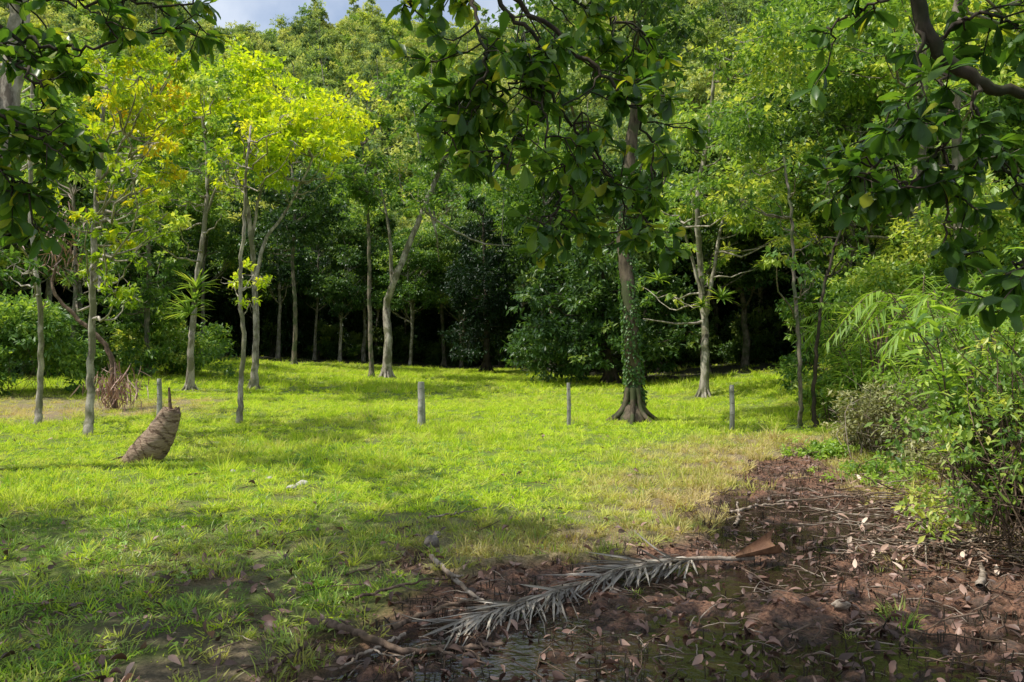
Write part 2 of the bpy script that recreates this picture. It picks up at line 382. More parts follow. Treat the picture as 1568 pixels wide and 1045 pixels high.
while len(pts)<300 and tries<60000:
    tries+=1
    y=20+50*rng.random();pxn=-350+2300*rng.random();x=(pxn-HX)/F*y
    l=limY(pxn)
    if y<l: continue
    if 1240<pxn<2000 and y<24: continue
    if any((x-p[0])**2+(y-p[1])**2<9.5 for p in pts): continue
    pts.append((x,y));ids.append(int(rng.choice(5,p=[.25,.2,.25,.15,.15])));sv.append(.76 if 250<pxn<820 else 1.)
pts=np.array(pts);z=H(pts[:,0],pts[:,1]);n=len(pts)
scatter('forest_trees',fp,np.column_stack([pts,z]),zrot(n,.04),uscale(n,.7,1.1)*np.array(sv)[:,None],ids)
pts=[]
while len(pts)<540:
    y=22+55*rng.random();pxn=-350+2300*rng.random();l=limY(pxn)+6
    if y<l: continue
    if rng.random()>np.exp(-(y-l)/9): continue
    pts.append(((pxn-HX)/F*y,y))
pts=np.array(pts);n=len(pts)
scatter('forest_understory',sp,np.column_stack([pts,H(pts[:,0],pts[:,1])]),zrot(n,.05),uscale(n,.5,1.1),rng.choice(4,n,p=[.25,.3,.3,.15]))
pts=[]
gx=np.arange(-260,300,5.0)
for y in np.arange(74,285,5.0):
    xs=gx+rng.normal(0,1.3,len(gx));ys=y+rng.normal(0,1.3,len(gx))
    k=(abs(xs)<.78*ys+14);pts.append(np.column_stack([xs[k],ys[k]]))
pts=np.concatenate(pts);n=len(pts)
scatter('hill_forest',hp,np.column_stack([pts,H(pts[:,0],pts[:,1])-.8]),zrot(n,.06),uscale(n,.65,1.3,.15),rng.choice(5,n,p=[.25,.2,.25,.15,.15]))

# ---------------- grass
def tuft(name,nb,r,h,w,leaf=L_grass,sp=.5):
    mb=MB();a=rng.random(nb)*6.283;rr=r*np.sqrt(rng.random(nb))
    c=np.stack([rr*np.cos(a),rr*np.sin(a),np.full(nb,-.01)],-1)
    ax=np.stack([np.cos(a)*sp+rng.normal(0,.35,nb),np.sin(a)*sp+rng.normal(0,.35,nb),np.ones(nb)],-1)
    up=np.stack([-np.cos(a),-np.sin(a),np.full(nb,.2)],-1)+rng.normal(0,.3,(nb,3))
    blades(mb,c,ax,up,h*(.4+.8*rng.random(nb)),w,0,np.clip(rng.normal(.5,.2,nb),0,1),rng.random(nb)*.6+.15)
    return mb.build(name,[leaf],link=False)
def weed(name,nl,h,L,W,leaf):
    mb=MB();t=rng.random(nl);a=rng.random(nl)*6.283
    c=np.stack([rng.normal(0,.04,nl),rng.normal(0,.04,nl),t*h],-1)
    ax=np.stack([np.cos(a),np.sin(a),.5+0*a],-1);bigleaves(mb,c,ax,np.tile([0,0,1.],(nl,1)),L,W,0,np.clip(rng.normal(.45,.2,nl),0,1),bend=.3,st=((0,.1),(.4,.5),(1,.04)))
    return mb.build(name,[leaf],link=False)
gp=[tuft('g0',34,.10,.10,.011),tuft('g1',30,.12,.13,.010),tuft('g2',26,.14,.07,.014),weed('g3',12,.06,.06,.026,L_gnear),tuft('g4',20,.07,.22,.010),
    tuft('g5',34,.13,.085,.010,L_gnear,.6),tuft('g6',28,.12,.12,.009,L_gnear,.5)]
def gsc(n,x0,x1,y0,y1): return x0+(x1-x0)*rng.random(n),y0+(y1-y0)*rng.random(n)
allp=[];alls=[];alli=[];alld=[]
for (y0,y1,dens,sc0,sc1,pr) in ((2.5,8,125,.45,.95,[.05,.05,.15,.14,.01,.35,.25]),(8,14,64,.6,1.1,[.3,.15,.3,.08,.02,.1,.05]),(14,26,30,.8,1.3,[.35,.2,.4,.03,.02,0,0]),(26,56,8,1.4,2.2,[.4,.15,.45,0,0,0,0])):
    w=.75*y1+3;n=int(dens*2*w*(y1-y0));x,y=gsc(n,-w,w,y0,y1)
    k=abs(x)<.72*y+2.5;x,y=x[k],y[k]
    m=mudmask(x,y);fo=forestmask(x,y)
    cov=fbm(x*1.6,y*1.6,81);thin=ss(9.5,5.5,y)*.72
    keep=(1-m)*(1-.93*fo)*(1-thin*ss(.60,.42,cov))
    keep=keep*(1-.2*drymask(x,y))*(1-.75*patch(x,y))
    keep=np.maximum(keep,m*(1-wetmask(x,y))*.12*ss(.58,.66,fbm(x*1.3,y*1.3,88)))
    k=rng.random(len(x))<keep;x,y=x[k],y[k];n=len(x)
    allp.append(np.column_stack([x,y,H(x,y)]));
    s=sc0+(sc1-sc0)*rng.random(n);tall=.8+.6*ss(.5,.7,fbm(x*.5,y*.5,90))+.6*rng.random(n)**4+.35*drymask(x,y)
    alls.append(np.column_stack([s,s,s*tall]));alli.append(rng.choice(7,n,p=pr));
    d=drymask(x,y);alld.append(np.clip(d*.85+rng.normal(0,.2,n)+.12*ss(9,5,y)+.35*(fbm(x*.35,y*.35,97)-.5),0,1))
allp=np.concatenate(allp);n=len(allp);print('grass',n)
scatter('meadow_grass',gp,allp,zrot(n,.12),np.concatenate(alls),np.concatenate(alli),np.concatenate(alld))
def dl(name):
    mb=MB();bigleaves(mb,np.array([[-.05,0,.01]]),np.array([[1,0,.15]]),np.array([[0,0.2,1.]]),.12,.06,0,[random.random()],bend=random.uniform(.1,.5),fold=random.uniform(.1,.7));return mb.build(name,[L_dead],link=False)
lp=[dl('l%d'%k) for k in range(6)]
x,y=gsc(23000,-9,9,2.6,16);k=abs(x)<.72*y+1;x,y=x[k],y[k]
m=mudmask(x,y);k=rng.random(len(x))<np.clip(m*.85*(1-.5*wetmask(x,y))+.5*ss(9,5,y)+.02+.5*patch(x,y),0,1);x,y=x[k],y[k];n=len(x)
rr=zrot(n,.45);rr[:,0]+=(rng.random(n)<.4)*3.14
scatter('leaf_litter',lp,np.column_stack([x,y,np.maximum(H(x,y),WZ)+.014+.03*(1-mudmask(x,y))*rng.random(n)]),rr,uscale(n,.2,.85),rng.integers(0,6,n))
def tw(name,L,r):
    mb=MB();tube(mb,smoothpath([(-L/2,0,0),(0,random.uniform(-.1,.1)*L,.02),(L/2,0,.0)],7,L*.012),np.linspace(r,r*.4,7),5,0);return mb.build(name,[random.choice([twig_brown,wood_dead])],link=False)
tp=[tw('t0',.25,.005),tw('t1',.4,.006),tw('t2',.6,.008),tw('t3',.16,.006)]
x,y=gsc(11000,-8,9,2.6,14);k=abs(x)<.72*y+1;x,y=x[k],y[k];m=mudmask(x,y)
k=rng.random(len(x))<np.clip(m*.6*(1-.5*wetmask(x,y))+.16*ss(8,4.5,y)+.02,0,1);x,y=x[k],y[k];n=len(x)
rr=zrot(n,.12);scatter('fallen_twigs',tp,np.column_stack([x,y,np.maximum(H(x,y),WZ)+.012]),rr,uscale(n,.3,1.1),rng.integers(0,4,n))
x,y=gsc(16000,-3,8,2.8,13);k=abs(x)<.72*y+1;x,y=x[k],y[k];m=mudmask(x,y)
k=rng.random(len(x))<m*ss(.38,.58,fbm(x*1.5,y*1.5,55));x,y=x[k],y[k];n=len(x)
rr=np.column_stack([rng.normal(0,.3,n),1.57+rng.normal(0,.3,n),rng.random(n)*6.28])
mbx=MB();tube(mbx,[(-.05,0,0),(0,.003,0),(.05,0,0)],[.004,.0035,.002],4,0);sb=mbx.build('t5',[bark_dark],link=False)
scatter('mud_stubble',[sb],np.column_stack([x,y,H(x,y)+.01]),rr,uscale(n,.5,1.2),np.zeros(n))

# ---------------- named trees
def tree(name,base,path,r0,r1,crowns,bark,leaf,L=.2,W=.1,dens=1.,forks=(),depth=None,flare=.6,spread=1.6,vines=False,brom=(),droop=.35,v0=.45,sides=9):
    g=G(*base);d=depth or g.y
    if depth: g=Vector(((base[0]-HX)/F*d,d,float(H((base[0]-HX)/F*d,d))))
    pts=[Vector((g.x,g.y,g.z-.25)),Vector((g.x,g.y,g.z+.05))]+[P(a,b_,d+rng.normal(0,.15)) for a,b_ in path]
    mb=MB();tp=smoothpath(pts,22+4*len(path),.012)
    hh=np.maximum(tp[:,2]-g.z,0)
    rad=(r0+(r1-r0)*np.linspace(0,1,len(tp)))*(1+flare*np.exp(-hh/.35))
    tube(mb,tp,rad,sides,0,.5,lump=.04)
    if flare>.5:
        for k in range(7):
            a=k*.9+rng.normal(0,.2);dv=np.array([math.cos(a),math.sin(a),0]);bz=np.array([g.x,g.y,g.z]);ex=1+max(0,flare-.6)
            tube(mb,smoothpath([bz+dv*r0*.6+[0,0,r0*2.6*ex],bz+dv*r0*1.25+[0,0,r0*.9*ex],bz+dv*r0*2.2*ex+[0,0,-.04]],8,.004),np.linspace(r0*.35,r0*.2,8),6,0,.5)
    segs=[tp]
    for fk in forks:
        q=smoothpath([P(a,b_,d+rng.normal(0,.3)) for a,b_ in fk[1:]],14,.015)
        tube(mb,q,np.linspace(fk[0],fk[0]*.35,14),7,0,.5,lump=.03);segs.append(q)
    allseg=np.concatenate(segs)
    for (cx,cy,rx,ry,nc,*vv) in crowns:
        for k in range(nc):
            a=rng.random()*6.283;q=math.sqrt(rng.random())
            c=np.array(P(cx+rx*q*math.cos(a),cy+ry*q*math.sin(a),d+rng.normal(0,spread)))
            dist=np.linalg.norm(allseg-c,axis=1)+np.maximum(0,allseg[:,2]-c[2]+.3)*2
            s=allseg[np.argmin(dist)]
            l=np.linalg.norm(c-s)
            br=smoothpath([s,(s+c)/2+np.array([0,0,-.1*l]),c],7,.02*l)
            tube(mb,br,np.linspace(min(.015+.008*l,r1*.6+.01),.007,7),5,0,.5,cap=False)
            r=max(rx,ry)/F*d*.36*(.7+.6*rng.random())
            for _ in range(4):
                e=c+rdir(1)[0]*r*.8;tube(mb,smoothpath([c,(c+e)/2+rng.normal(0,.05,3),e],4),np.linspace(.01,.005,4),3,0,.5,cap=False)
            nl=int(dens*130*(r**2)/(L*W*8))
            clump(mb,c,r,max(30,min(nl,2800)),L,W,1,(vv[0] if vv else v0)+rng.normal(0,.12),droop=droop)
    for bx,by,bs in brom:
        c=np.array(P(bx,by,d-r0));nn=38;a=rng.random(nn)*6.283;el=rng.random(nn)*1.4+.1
        ax=np.stack([np.cos(a)*np.cos(el),np.sin(a)*np.cos(el),np.sin(el)],-1)
        bigleaves(mb,np.tile(c,(nn,1)),ax,np.tile([0.01,0,1.],(nn,1)),bs*(.7+.5*rng.random(nn)),.08,2,np.clip(rng.normal(.6,.2,nn),0,1),bend=.45,st=((0,.4),(.4,.5),(.8,.3),(1,.02)))
    if vines:
        n=3600;u=rng.random(n)*vines;zi=np.interp(u,hh,np.arange(len(tp)));zi0=zi.astype(int).clip(0,len(tp)-2)
        c=tp[zi0]+(tp[zi0+1]-tp[zi0])*(zi-zi0)[:,None];a=rng.random(n)*6.283
        o_=np.stack([np.cos(a),np.sin(a),0*a],-1);kk=(fbm(a*1.2,u*1.5,3)>.42)&(u>.35)
        c=(c+o_*(rad[zi0][:,None]*1.03+.03*rng.random((n,1))))[kk];o_=o_[kk];m=len(c)
        leaves(mb,c,o_*.4+np.array([0,0,-.8])+rng.normal(0,.3,(m,3)),o_+rng.normal(0,.3,(m,3)),.08,.055,2,np.clip(rng.normal(.15,.17,m),0,1))
    return mb.build(name,[bark,leaf,L_mid])

tree('ivy_covered_tree',(970,644),[(971,600),(966,500),(958,400),(955,340),(965,250),(978,120),(990,-60)],.2,.10,
  [(950,70,140,80,6),(1010,-120,220,120,8)],bark_mossy,L_forest,L=.17,W=.09,flare=1.0,vines=5.5,sides=14,dens=.7,
  forks=[(.06,(958,400),(985,330),(1020,270)),(.05,(962,300),(910,240),(880,180))])
tree('bromeliad_tree',(1078,608),[(1080,540),(1078,480),(1072,400),(1068,300),(1085,200),(1100,60)],.15,.05,
  [(1080,330,100,55,10,.7),(1180,350,80,50,8,.85),(1100,230,120,80,10,.6),(1020,440,50,30,3,.6),(1140,120,150,110,10,.6),(1110,400,50,30,4,.85)],bark_pale,L_mid,L=.2,W=.1,dens=.5,
  forks=[(.08,(1079,490),(1092,420),(1110,330),(1150,250)),(.07,(1076,450),(1058,390),(1040,330)),(.045,(1080,492),(1040,496),(985,488))],brom=[(1104,458,.5),(1075,470,.35),(1008,430,.45)])
tree('leaning_forked_tree',(592,580),[(594,520),(592,470),(604,430),(630,365),(652,310),(685,230),(710,150)],.22,.08,
  [(600,275,90,40,12,.6),(690,220,90,50,10,.6),(560,230,70,60,8,.6),(730,290,50,30,5,.5),(650,160,80,40,6,.7)],bark_pale,L_mid,L=.25,W=.13,dens=.45,
  forks=[(.1,(600,440),(598,380),(590,320),(575,250)),(.06,(648,322),(690,350),(740,372),(780,376)),(.06,(655,315),(668,360),(672,400))])
tree('slender_tree',(569,580),[(566,480),(565,380),(562,300),(555,220)],.12,.05,[(550,260,60,50,8,.5),(540,200,60,40,5,.7)],bark_mid,L_mid,L=.25,W=.13,dens=.45)
tree('slender_tree',(680,560),[(677,480),(674,400),(664,320),(660,250)],.16,.07,[(690,270,60,50,8,.5)],bark_mid,L_mid,L=.25,W=.13,dens=.5)
tree('yellow_canopy_tree',(388,597),[(392,520),(390,440),(384,360),(376,290),(372,220),(350,150)],.14,.04,
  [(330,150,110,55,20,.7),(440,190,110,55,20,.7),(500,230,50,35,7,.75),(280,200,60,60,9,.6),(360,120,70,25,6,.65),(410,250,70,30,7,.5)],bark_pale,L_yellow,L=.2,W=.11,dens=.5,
  forks=[(.08,(391,430),(405,370),(440,320),(480,240)),(.06,(385,370),(400,290),(425,235),(470,180)),(.045,(378,300),(345,230),(310,170))])
tree('slender_tree',(367,648),[(369,590),(373,520),(368,440),(372,360),(375,290),(380,230),(385,190)],.065,.02,
  [(378,420,35,60,5,.5),(385,260,60,40,7,.6),(400,200,60,35,5,.7)],bark_pale,L_yellow,L=.13,W=.07,dens=.22,flare=.3)
tree('bromeliad_tree',(291,597),[(293,530),(299,450),(312,350),(318,260),(310,180)],.13,.05,
  [(300,230,80,50,9,.5),(335,300,50,40,6,.4),(290,160,80,60,10,.7),(250,330,60,50,7,.6)],bark_pale,L_mid,L=.2,W=.1,dens=.6,brom=[(290,482,.85),(300,442,.8),(296,462,.7)],
  forks=[(.05,(314,330),(340,270),(380,210))])
tree('autumn_leaf_tree',(135,665),[(138,600),(141,500),(143,380),(150,280),(158,180),(165,100)],.085,.035,
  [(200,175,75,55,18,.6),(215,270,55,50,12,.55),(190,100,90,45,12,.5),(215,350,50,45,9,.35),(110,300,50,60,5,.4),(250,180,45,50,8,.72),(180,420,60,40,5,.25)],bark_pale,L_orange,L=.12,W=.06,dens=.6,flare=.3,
  forks=[(.03,(148,290),(180,230),(215,170))])
tree('slender_tree',(58,650),[(62,580),(60,460),(48,350),(48,200),(52,80)],.07,.035,
  [(30,400,50,35,5,.4),(60,130,70,60,9,.7),(20,280,50,50,6,.5)],bark_pale,L_mid,L=.13,W=.07,dens=.5,flare=.3)
tree('slender_tree',(110,578),[(112,500),(116,420),(112,300)],.12,.06,[(120,380,60,60,11,.5),(100,250,80,60,11,.6)],bark_mid,L_mid,L=.2,W=.1,dens=.6)
tree('leafy_edge_tree',(225,560),[(225,480),(228,400),(222,320),(225,220)],.14,.06,[(220,400,60,60,14,.6),(240,300,70,60,14,.65),(230,220,70,60,12,.7),(200,470,60,35,8,.4)],bark_mid,L_mid,L=.2,W=.1,dens=.6,depth=31)
tree('leafy_edge_tree',(450,556),[(452,480),(448,400),(452,320),(446,250)],.15,.06,[(450,350,70,50,12,.3),(470,290,70,50,12,.4),(430,240,60,50,8,.5)],bark_mid,L_forest,L=.24,W=.12,dens=.6,depth=44)
tree('leafy_edge_tree',(1330,600),[(1325,500),(1330,400),(1320,300),(1335,180)],.14,.06,[(1290,420,70,60,12,.5),(1350,330,80,60,14,.5),(1300,250,80,60,14,.5),(1260,480,60,50,8,.4)],bark_mid,L_mid,L=.2,W=.1,dens=.6,depth=25)
tree('slender_tree',(1225,655),[(1226,600),(1222,500),(1215,420),(1212,330),(1200,240)],.05,.025,
  [(1215,400,55,45,6,.5),(1190,290,60,50,6,.5)],bark_mid,L_mid,L=.13,W=.07,dens=.4,flare=.2)
tree('slender_tree',(1248,655),[(1246,600),(1252,520),(1262,440),(1290,340)],.05,.025,
  [(1280,360,60,50,6,.4),(1330,280,70,60,6,.5)],bark_dark,L_mid,L=.13,W=.07,dens=.4,flare=.2)
tree('grey_trunk_tree',(1385,600),[(1388,480),(1396,400),(1400,320),(1412,180),(1410,60)],.2,.14,
  [(1330,250,90,70,8,.5),(1450,240,90,90,8,.6),(1370,60,120,90,10,.6),(1520,160,80,90,8,.7)],bark_mid,L_mid,L=.2,W=.1,depth=21,dens=.5)
tree('grey_trunk_tree',(1475,600),[(1470,400),(1466,250),(1463,100),(1470,-40)],.12,.09,
  [(1440,330,70,60,6,.6),(1530,320,70,60,8,.7),(1500,60,110,90,8,.6)],bark_mid,L_mid,L=.2,W=.1,depth=17,dens=.45)
tree('grey_trunk_tree',(-60,700),[(-30,450),(0,250),(18,130),(30,0),(40,-120)],.16,.12,
  [(-40,100,80,60,4,.5),(40,-160,180,60,8)],bark_pale,L_over,L=.14,W=.07,depth=11,dens=.4)
tree('dark_bushy_tree',(935,600),[(930,540),(925,460),(920,380)],.25,.1,
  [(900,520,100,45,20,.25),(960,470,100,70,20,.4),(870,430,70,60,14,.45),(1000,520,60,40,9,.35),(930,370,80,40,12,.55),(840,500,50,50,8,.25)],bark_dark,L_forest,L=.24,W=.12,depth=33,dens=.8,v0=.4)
tree('dark_conical_mass',(745,566),[(745,480),(742,400),(740,330)],.25,.06,  # conifer-like mass in darkest leaf colours, stands in for a dark gap
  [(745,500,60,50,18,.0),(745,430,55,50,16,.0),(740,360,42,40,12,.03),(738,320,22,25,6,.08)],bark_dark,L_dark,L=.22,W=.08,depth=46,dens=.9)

# ---------------- overhanging branches
mb=MB()
def rosette(c,dirv,n,L):
    dirv=norm(np.array(dirv));a=rng.random(n)*6.283
    s=norm(np.cross(dirv,[.1,.2,1.]));t=np.cross(dirv,s)
    ax=(np.cos(a)[:,None]*s+np.sin(a)[:,None]*t)*(.9)+dirv*(.35+.5*rng.random((n,1)))+np.array([0,0,-.25])
    up=np.array([0,0,1.])+dirv*.4+rng.normal(0,.35,(n,3))
    v=np.clip(rng.normal(.42,.22,n)+(rng.random(n)<.03)*.5,0,1)
    bigleaves(mb,np.tile(c,(n,1))-dirv*rng.random((n,1))*.05,ax,up,L*(.6+.55*rng.random(n)),L*.46*(.75+.45*rng.random(n)),1,v,bend=rng.random(n)*.35)
def bough(pts,r0,r1,ntw,tl=(.12,.38),start=.12,L=.125):
    q=smoothpath(pts,30,.014);tube(mb,q,np.linspace(r0,r1,30),7,0,.5,lump=.05)
    for k in range(ntw):
        u=start+(1-start)*(k+rng.random())/ntw;i_=min(28,int(u*29));s=q[i_];t=norm(q[min(i_+1,29)]-q[i_-1])
        d=norm(t*.5+rdir(1)[0]*np.array([1,.8,.7])+np.array([0,0,-.25]))
        l=rng.uniform(*tl);e=s+d*l;m_=(s+e)/2+rng.normal(0,.03,3)
        tq=smoothpath([s,m_,e],7,.006);tube(mb,tq,np.linspace(.006,.0035,7),5,0,.5)
        rosette(e,d,rng.integers(7,11),L)
        for w in (2,3,5):
            if rng.random()<.62:
                d2=norm(d+rdir(1)[0]*1.1);e2=tq[w]+d2*rng.uniform(.07,.2)
                tube(mb,[tq[w],(tq[w]+e2)/2,e2],[.004,.0035,.003],4,0,.5);rosette(e2,d2,rng.integers(5,9),L)
    rosette(q[-1],q[-1]-q[-3],9,L)
Tb=Vector((-3.4,-1.2,0))
tube(mb,smoothpath([Tb-Vector((0,0,.3)),Tb+Vector((.1,.1,2.5)),Tb+Vector((.3,.5,4.6)),Tb+Vector((.3,.8,7.5))],20,.02),np.linspace(.3,.14,20),12,0,.5,lump=.03)
hub=Tb+Vector((.3,.5,4.5))
L1=[hub,Vector((-1.8,1.6,5.1)),Vector((-.8,3.4,4.6)),P(700,-70,4.6)]
tube(mb,smoothpath(L1,24,.02),np.linspace(.1,.03,24),9,0,.5,lump=.03)
bough([P(700,-70,4.6),P(770,10,4.6),P(822,70,4.6),P(830,140,4.5),P(838,240,4.4)],.018,.005,10)
bough([P(710,-70,4.6),P(850,50,4.8),P(925,120,4.7),P(985,190,4.7),P(1005,310,4.6)],.018,.005,16)
bough([P(826,120,4.5),P(870,180,4.6),P(905,230,4.7),P(950,290,4.7),P(1000,355,4.6)],.011,.004,13)
bough([P(700,-70,4.6),P(735,40,4.4),P(742,100,4.3),P(700,180,4.3)],.012,.005,8)
bough([P(822,80,4.6),P(780,130,4.5),P(740,175,4.5),P(665,210,4.4)],.010,.004,10,(.1,.28))
bough([P(745,-70,4.7),P(860,-10,4.7),P(950,30,4.8),P(1000,60,4.8)],.015,.005,11)
bough([P(700,-70,4.6),P(650,-20,4.5),P(615,15,4.5)],.011,.005,3,(.1,.25))
bough([P(830,150,4.5),P(800,200,4.4),P(770,230,4.4),P(740,240,4.3)],.009,.004,5,(.1,.28))
bough([P(900,230,4.7),P(860,290,4.6),P(850,330,4.5),P(870,350,4.5)],.009,.004,6,(.08,.2))
L2=[hub,Vector((-3.1,1.5,5.0)),Vector((-3.0,3.2,4.3)),P(-60,20,4.6)]
tube(mb,smoothpath(L2,20,.02),np.linspace(.08,.03,20),8,0,.5,lump=.03)
bough([P(-60,20,4.6),P(60,65,4.6),P(160,70,4.6),P(260,45,4.6)],.014,.005,6,(.1,.3),L=.12)
bough([P(-80,-20,4.6),P(80,0,4.7),P(200,5,4.8),P(320,5,4.8)],.014,.005,10,(.1,.3),L=.12)
bough([P(-60,20,4.6),P(-40,120,4.2),P(20,190,4.2),P(100,220,4.2)],.014,.005,14,(.1,.25),L=.12)
bough([P(-80,150,4.2),P(-40,210,4.2),P(0,260,4.2),P(60,300,4.2)],.012,.005,14,(.1,.25),L=.12)
bough([P(-60,20,4.6),P(20,90,4.5),P(60,130,4.5),P(90,160,4.5)],.012,.005,4,(.1,.25),L=.12)
for k in range(60):
    c=np.array([rng.uniform(-10,-.8),rng.uniform(-1.5,7.6),rng.uniform(6.6,9)])
    if c[0]>-2 and c[1]>5: c[1]-=4
    q=smoothpath([np.array(Tb)+np.array([.3,.7,6.0]),(np.array(Tb)+np.array([.3,.7,6.5])+c)/2,c],8,.05);tube(mb,q,np.linspace(.06,.015,8),6,0,.5)
    clump(mb,c,rng.uniform(.7,1.2),250,.18,.1,1,.45)
overtree=mb.build('overhanging_branch_tree',[bark_dark,L_over])
mb=MB();Tb=Vector((4.6,1.2,0))
tube(mb,smoothpath([Tb-Vector((0,0,.3)),Tb+Vector((-.05,.1,2)),Tb+Vector((-.3,.5,4.2)),Tb+Vector((-.5,1,6))],20,.02),np.linspace(.2,.09,20),11,0,.5,lump=.03)
hub=Tb+Vector((-.3,.5,4.0))
tube(mb,smoothpath([hub,Vector((3.4,2.6,4.6)),P(1420,-120,4.),P(1404,-10,4.),P(1435,70,4.),P(1490,120,4.),P(1570,142,4.),P(1660,150,3.9)],40,.008),np.linspace(.05,.022,40),9,0,.5,lump=.05)
bough([P(1440,75,4.),P(1452,150,4.),P(1448,230,4.),P(1455,310,4.),P(1450,380,4.)],.012,.005,5,(.1,.3))
bough([P(1404,-10,4.),P(1410,80,4.),P(1385,170,4.1),P(1370,240,4.1),P(1300,245,4.1)],.012,.005,10,(.1,.3),L=.13)
bough([P(1420,-60,4.),P(1360,-10,4.),P(1310,20,4.1),P(1260,50,4.1)],.01,.005,3,(.1,.25))
bough([P(1490,120,4.),P(1500,200,4.),P(1540,260,4.),P(1580,300,4.)],.011,.005,7,(.1,.3),L=.13)
bough([P(1440,60,4.),P(1500,20,4.),P(1560,40,4.),P(1620,60,4.)],.011,.005,7,(.1,.3),L=.13)
bough([P(1452,200,4.),P(1400,280,4.),P(1350,270,4.),P(1300,260,4.)],.009,.004,6,(.1,.25))
bough([P(1600,330,3.2),P(1570,400,3.2),P(1550,440,3.2)],.009,.004,3,(.1,.2),L=.12)
for k in range(4):
    c=np.array([rng.uniform(3.6,6.5),rng.uniform(-.5,2.5),rng.uniform(5,6.5)])
    tube(mb,smoothpath([hub,(np.array(hub)+c)/2,c],6,.04),np.linspace(.05,.015,6),6,0,.5);clump(mb,c,rng.uniform(.5,.9),220,.16,.09,1,.45)
mb.build('overhanging_branch_tree',[bark_dark,L_over])

# ---------------- right bank vegetation
def cane(name,px,py,h,n,L,W,leaf=L_cane,spread=1.,depth=None):
    g=G(px,py) if depth is None else Vector(((px-HX)/F*depth,depth,float(H((px-HX)/F*depth,depth))))
    mb=MB()
    for k in range(n):
        a=rng.random()*6.283;rr=spread*math.sqrt(rng.random())*.5
        b0=np.array([g.x+rr*math.cos(a),g.y+rr*math.sin(a),g.z-.1]);hh=h*rng.uniform(.5,1.1)
        ln=np.array([math.cos(a),math.sin(a),0])*hh*rng.uniform(.1,.5)
        q=smoothpath([b0,b0+ln*.3+np.array([0,0,hh*.6]),b0+ln+np.array([0,0,hh])],10,.01)
        tube(mb,q,np.linspace(.012,.004,10),5,0,.5)
        m=rng.integers(16,26);u=rng.uniform(2,9,m);i0=u.astype(int).clip(0,8);c=q[i0]+(q[i0+1]-q[i0])*(u-i0)[:,None]
        aa=rng.random(m)*6.283;ax=np.stack([np.cos(aa),np.sin(aa),rng.uniform(-.1,.9,m)],-1)
        bigleaves(mb,c,ax,np.tile([0.01,0,1.],(m,1))+rng.normal(0,.2,(m,3)),L*(.6+.6*rng.random(m)),W*(.7+.5*rng.random(m)),1,np.clip(rng.normal(.5,.22,m),0,1),bend=rng.random(m)*.6+.1,st=((0,.1),(.3,.5),(.7,.35),(1,.02)))
    return mb.build(name,[twig_brown,leaf])
def palm(name,px,py,depth,h,nf,FL,leaf=L_cane):
    x=(px-HX)/F*depth;g=np.array([x,depth,float(H(x,depth))]);mb=MB()
    for k in range(nf):
        a=rng.random()*6.283;dv=np.array([math.cos(a),math.sin(a),0]);fl=FL*rng.uniform(.7,1.1)
        q=smoothpath([g,g+dv*fl*.15+[0,0,h*.7],g+dv*fl*.5+[0,0,h*rng.uniform(.9,1.1)],g+dv*fl+[0,0,h*rng.uniform(.6,1.0)]],20,.004)
        tube(mb,q,np.linspace(.018,.004,20),5,0,.5)
        i0=np.repeat(np.arange(7,19),4);c=q[i0]+(q[i0+1]-q[i0])*rng.random((len(i0),1));t=norm(q[i0+1]-q[i0]);sd=norm(np.cross(t,[0,0,1.]))*np.where(np.arange(len(i0))%2,1,-1)[:,None]
        bigleaves(mb,c,t*.7+sd+[0,0,-.15],np.tile([0,.01,1.],(len(c),1)),.42*np.sin((i0-5)/15*2.9).clip(.3,1),.03,1,np.clip(rng.normal(.5,.15,len(c)),0,1),bend=.25,st=((0,.4),(.4,.5),(1,.03)))
    return mb.build(name,[twig_brown,leaf])
palm('palm_seedling',1345,600,16.0,2.5,12,1.8)
palm('palm_seedling',1420,600,13.5,2.5,12,1.7)
palm('palm_seedling',1290,600,18.,2.0,10,1.4)
palm('palm_seedling',1500,600,11.,2.2,9,1.4)
cane('cane_plant',1330,640,2.2,14,.5,.05,spread=2)
cane('cane_plant',1400,650,2.0,14,.45,.05,spread=2)
cane('cane_plant',1480,690,1.9,14,.4,.05,spread=1.6)
cane('cane_plant',1290,640,1.2,10,.35,.04,spread=1.4)
cane('broadleaf_plant',1540,720,1.8,12,.26,.08,spread=1.2)
cane('broadleaf_plant',1560,500,2.4,16,.26,.09,spread=1.2,depth=7.5)
cane('broadleaf_plant',1510,500,1.6,12,.24,.07,spread=1.0,depth=8.5)
def bush(name,px,py,w,h,nl,L,W,leaf,v0=.45,nst=60,bark=twig_brown,depth=None):
    g=G(px,py) if depth is None else Vector(((px-HX)/F*depth,depth,float(H((px-HX)/F*depth,depth))))
    mb=MB();nc=26
    for k in range(nc):
        a=rng.random()*6.283;el=rng.random()**.7*1.5;rr=rng.uniform(.45,1.1)
        c=np.array([g.x+w*rr*math.cos(a)*math.cos(el),g.y+w*rr*math.sin(a)*math.cos(el),g.z+h*rr*math.sin(el)])
        for _ in range(max(1,nst//nc)):
            s=np.array([g.x+rng.normal(0,w*.25),g.y+rng.normal(0,w*.25),g.z-.1]);e=c+rng.normal(0,w*.15,3)
            tube(mb,smoothpath([s,(s+e)/2+rng.normal(0,w*.08,3)+[0,0,h*.12],e],7,.01),np.linspace(.008,.003,7),4,0,.5)
        clump(mb,c,w*.33,int(nl/nc),L,W,1,v0+rng.normal(0,.16))
    return mb.build(name,[bark,leaf])
bush('tangled_bush',1395,700,1.4,.95,7500,.08,.035,L_olive,.55,nst=300,bark=wood_dead)
bush('tangled_bush',1340,690,.8,.6,4500,.07,.03,L_olive,.6,nst=120)
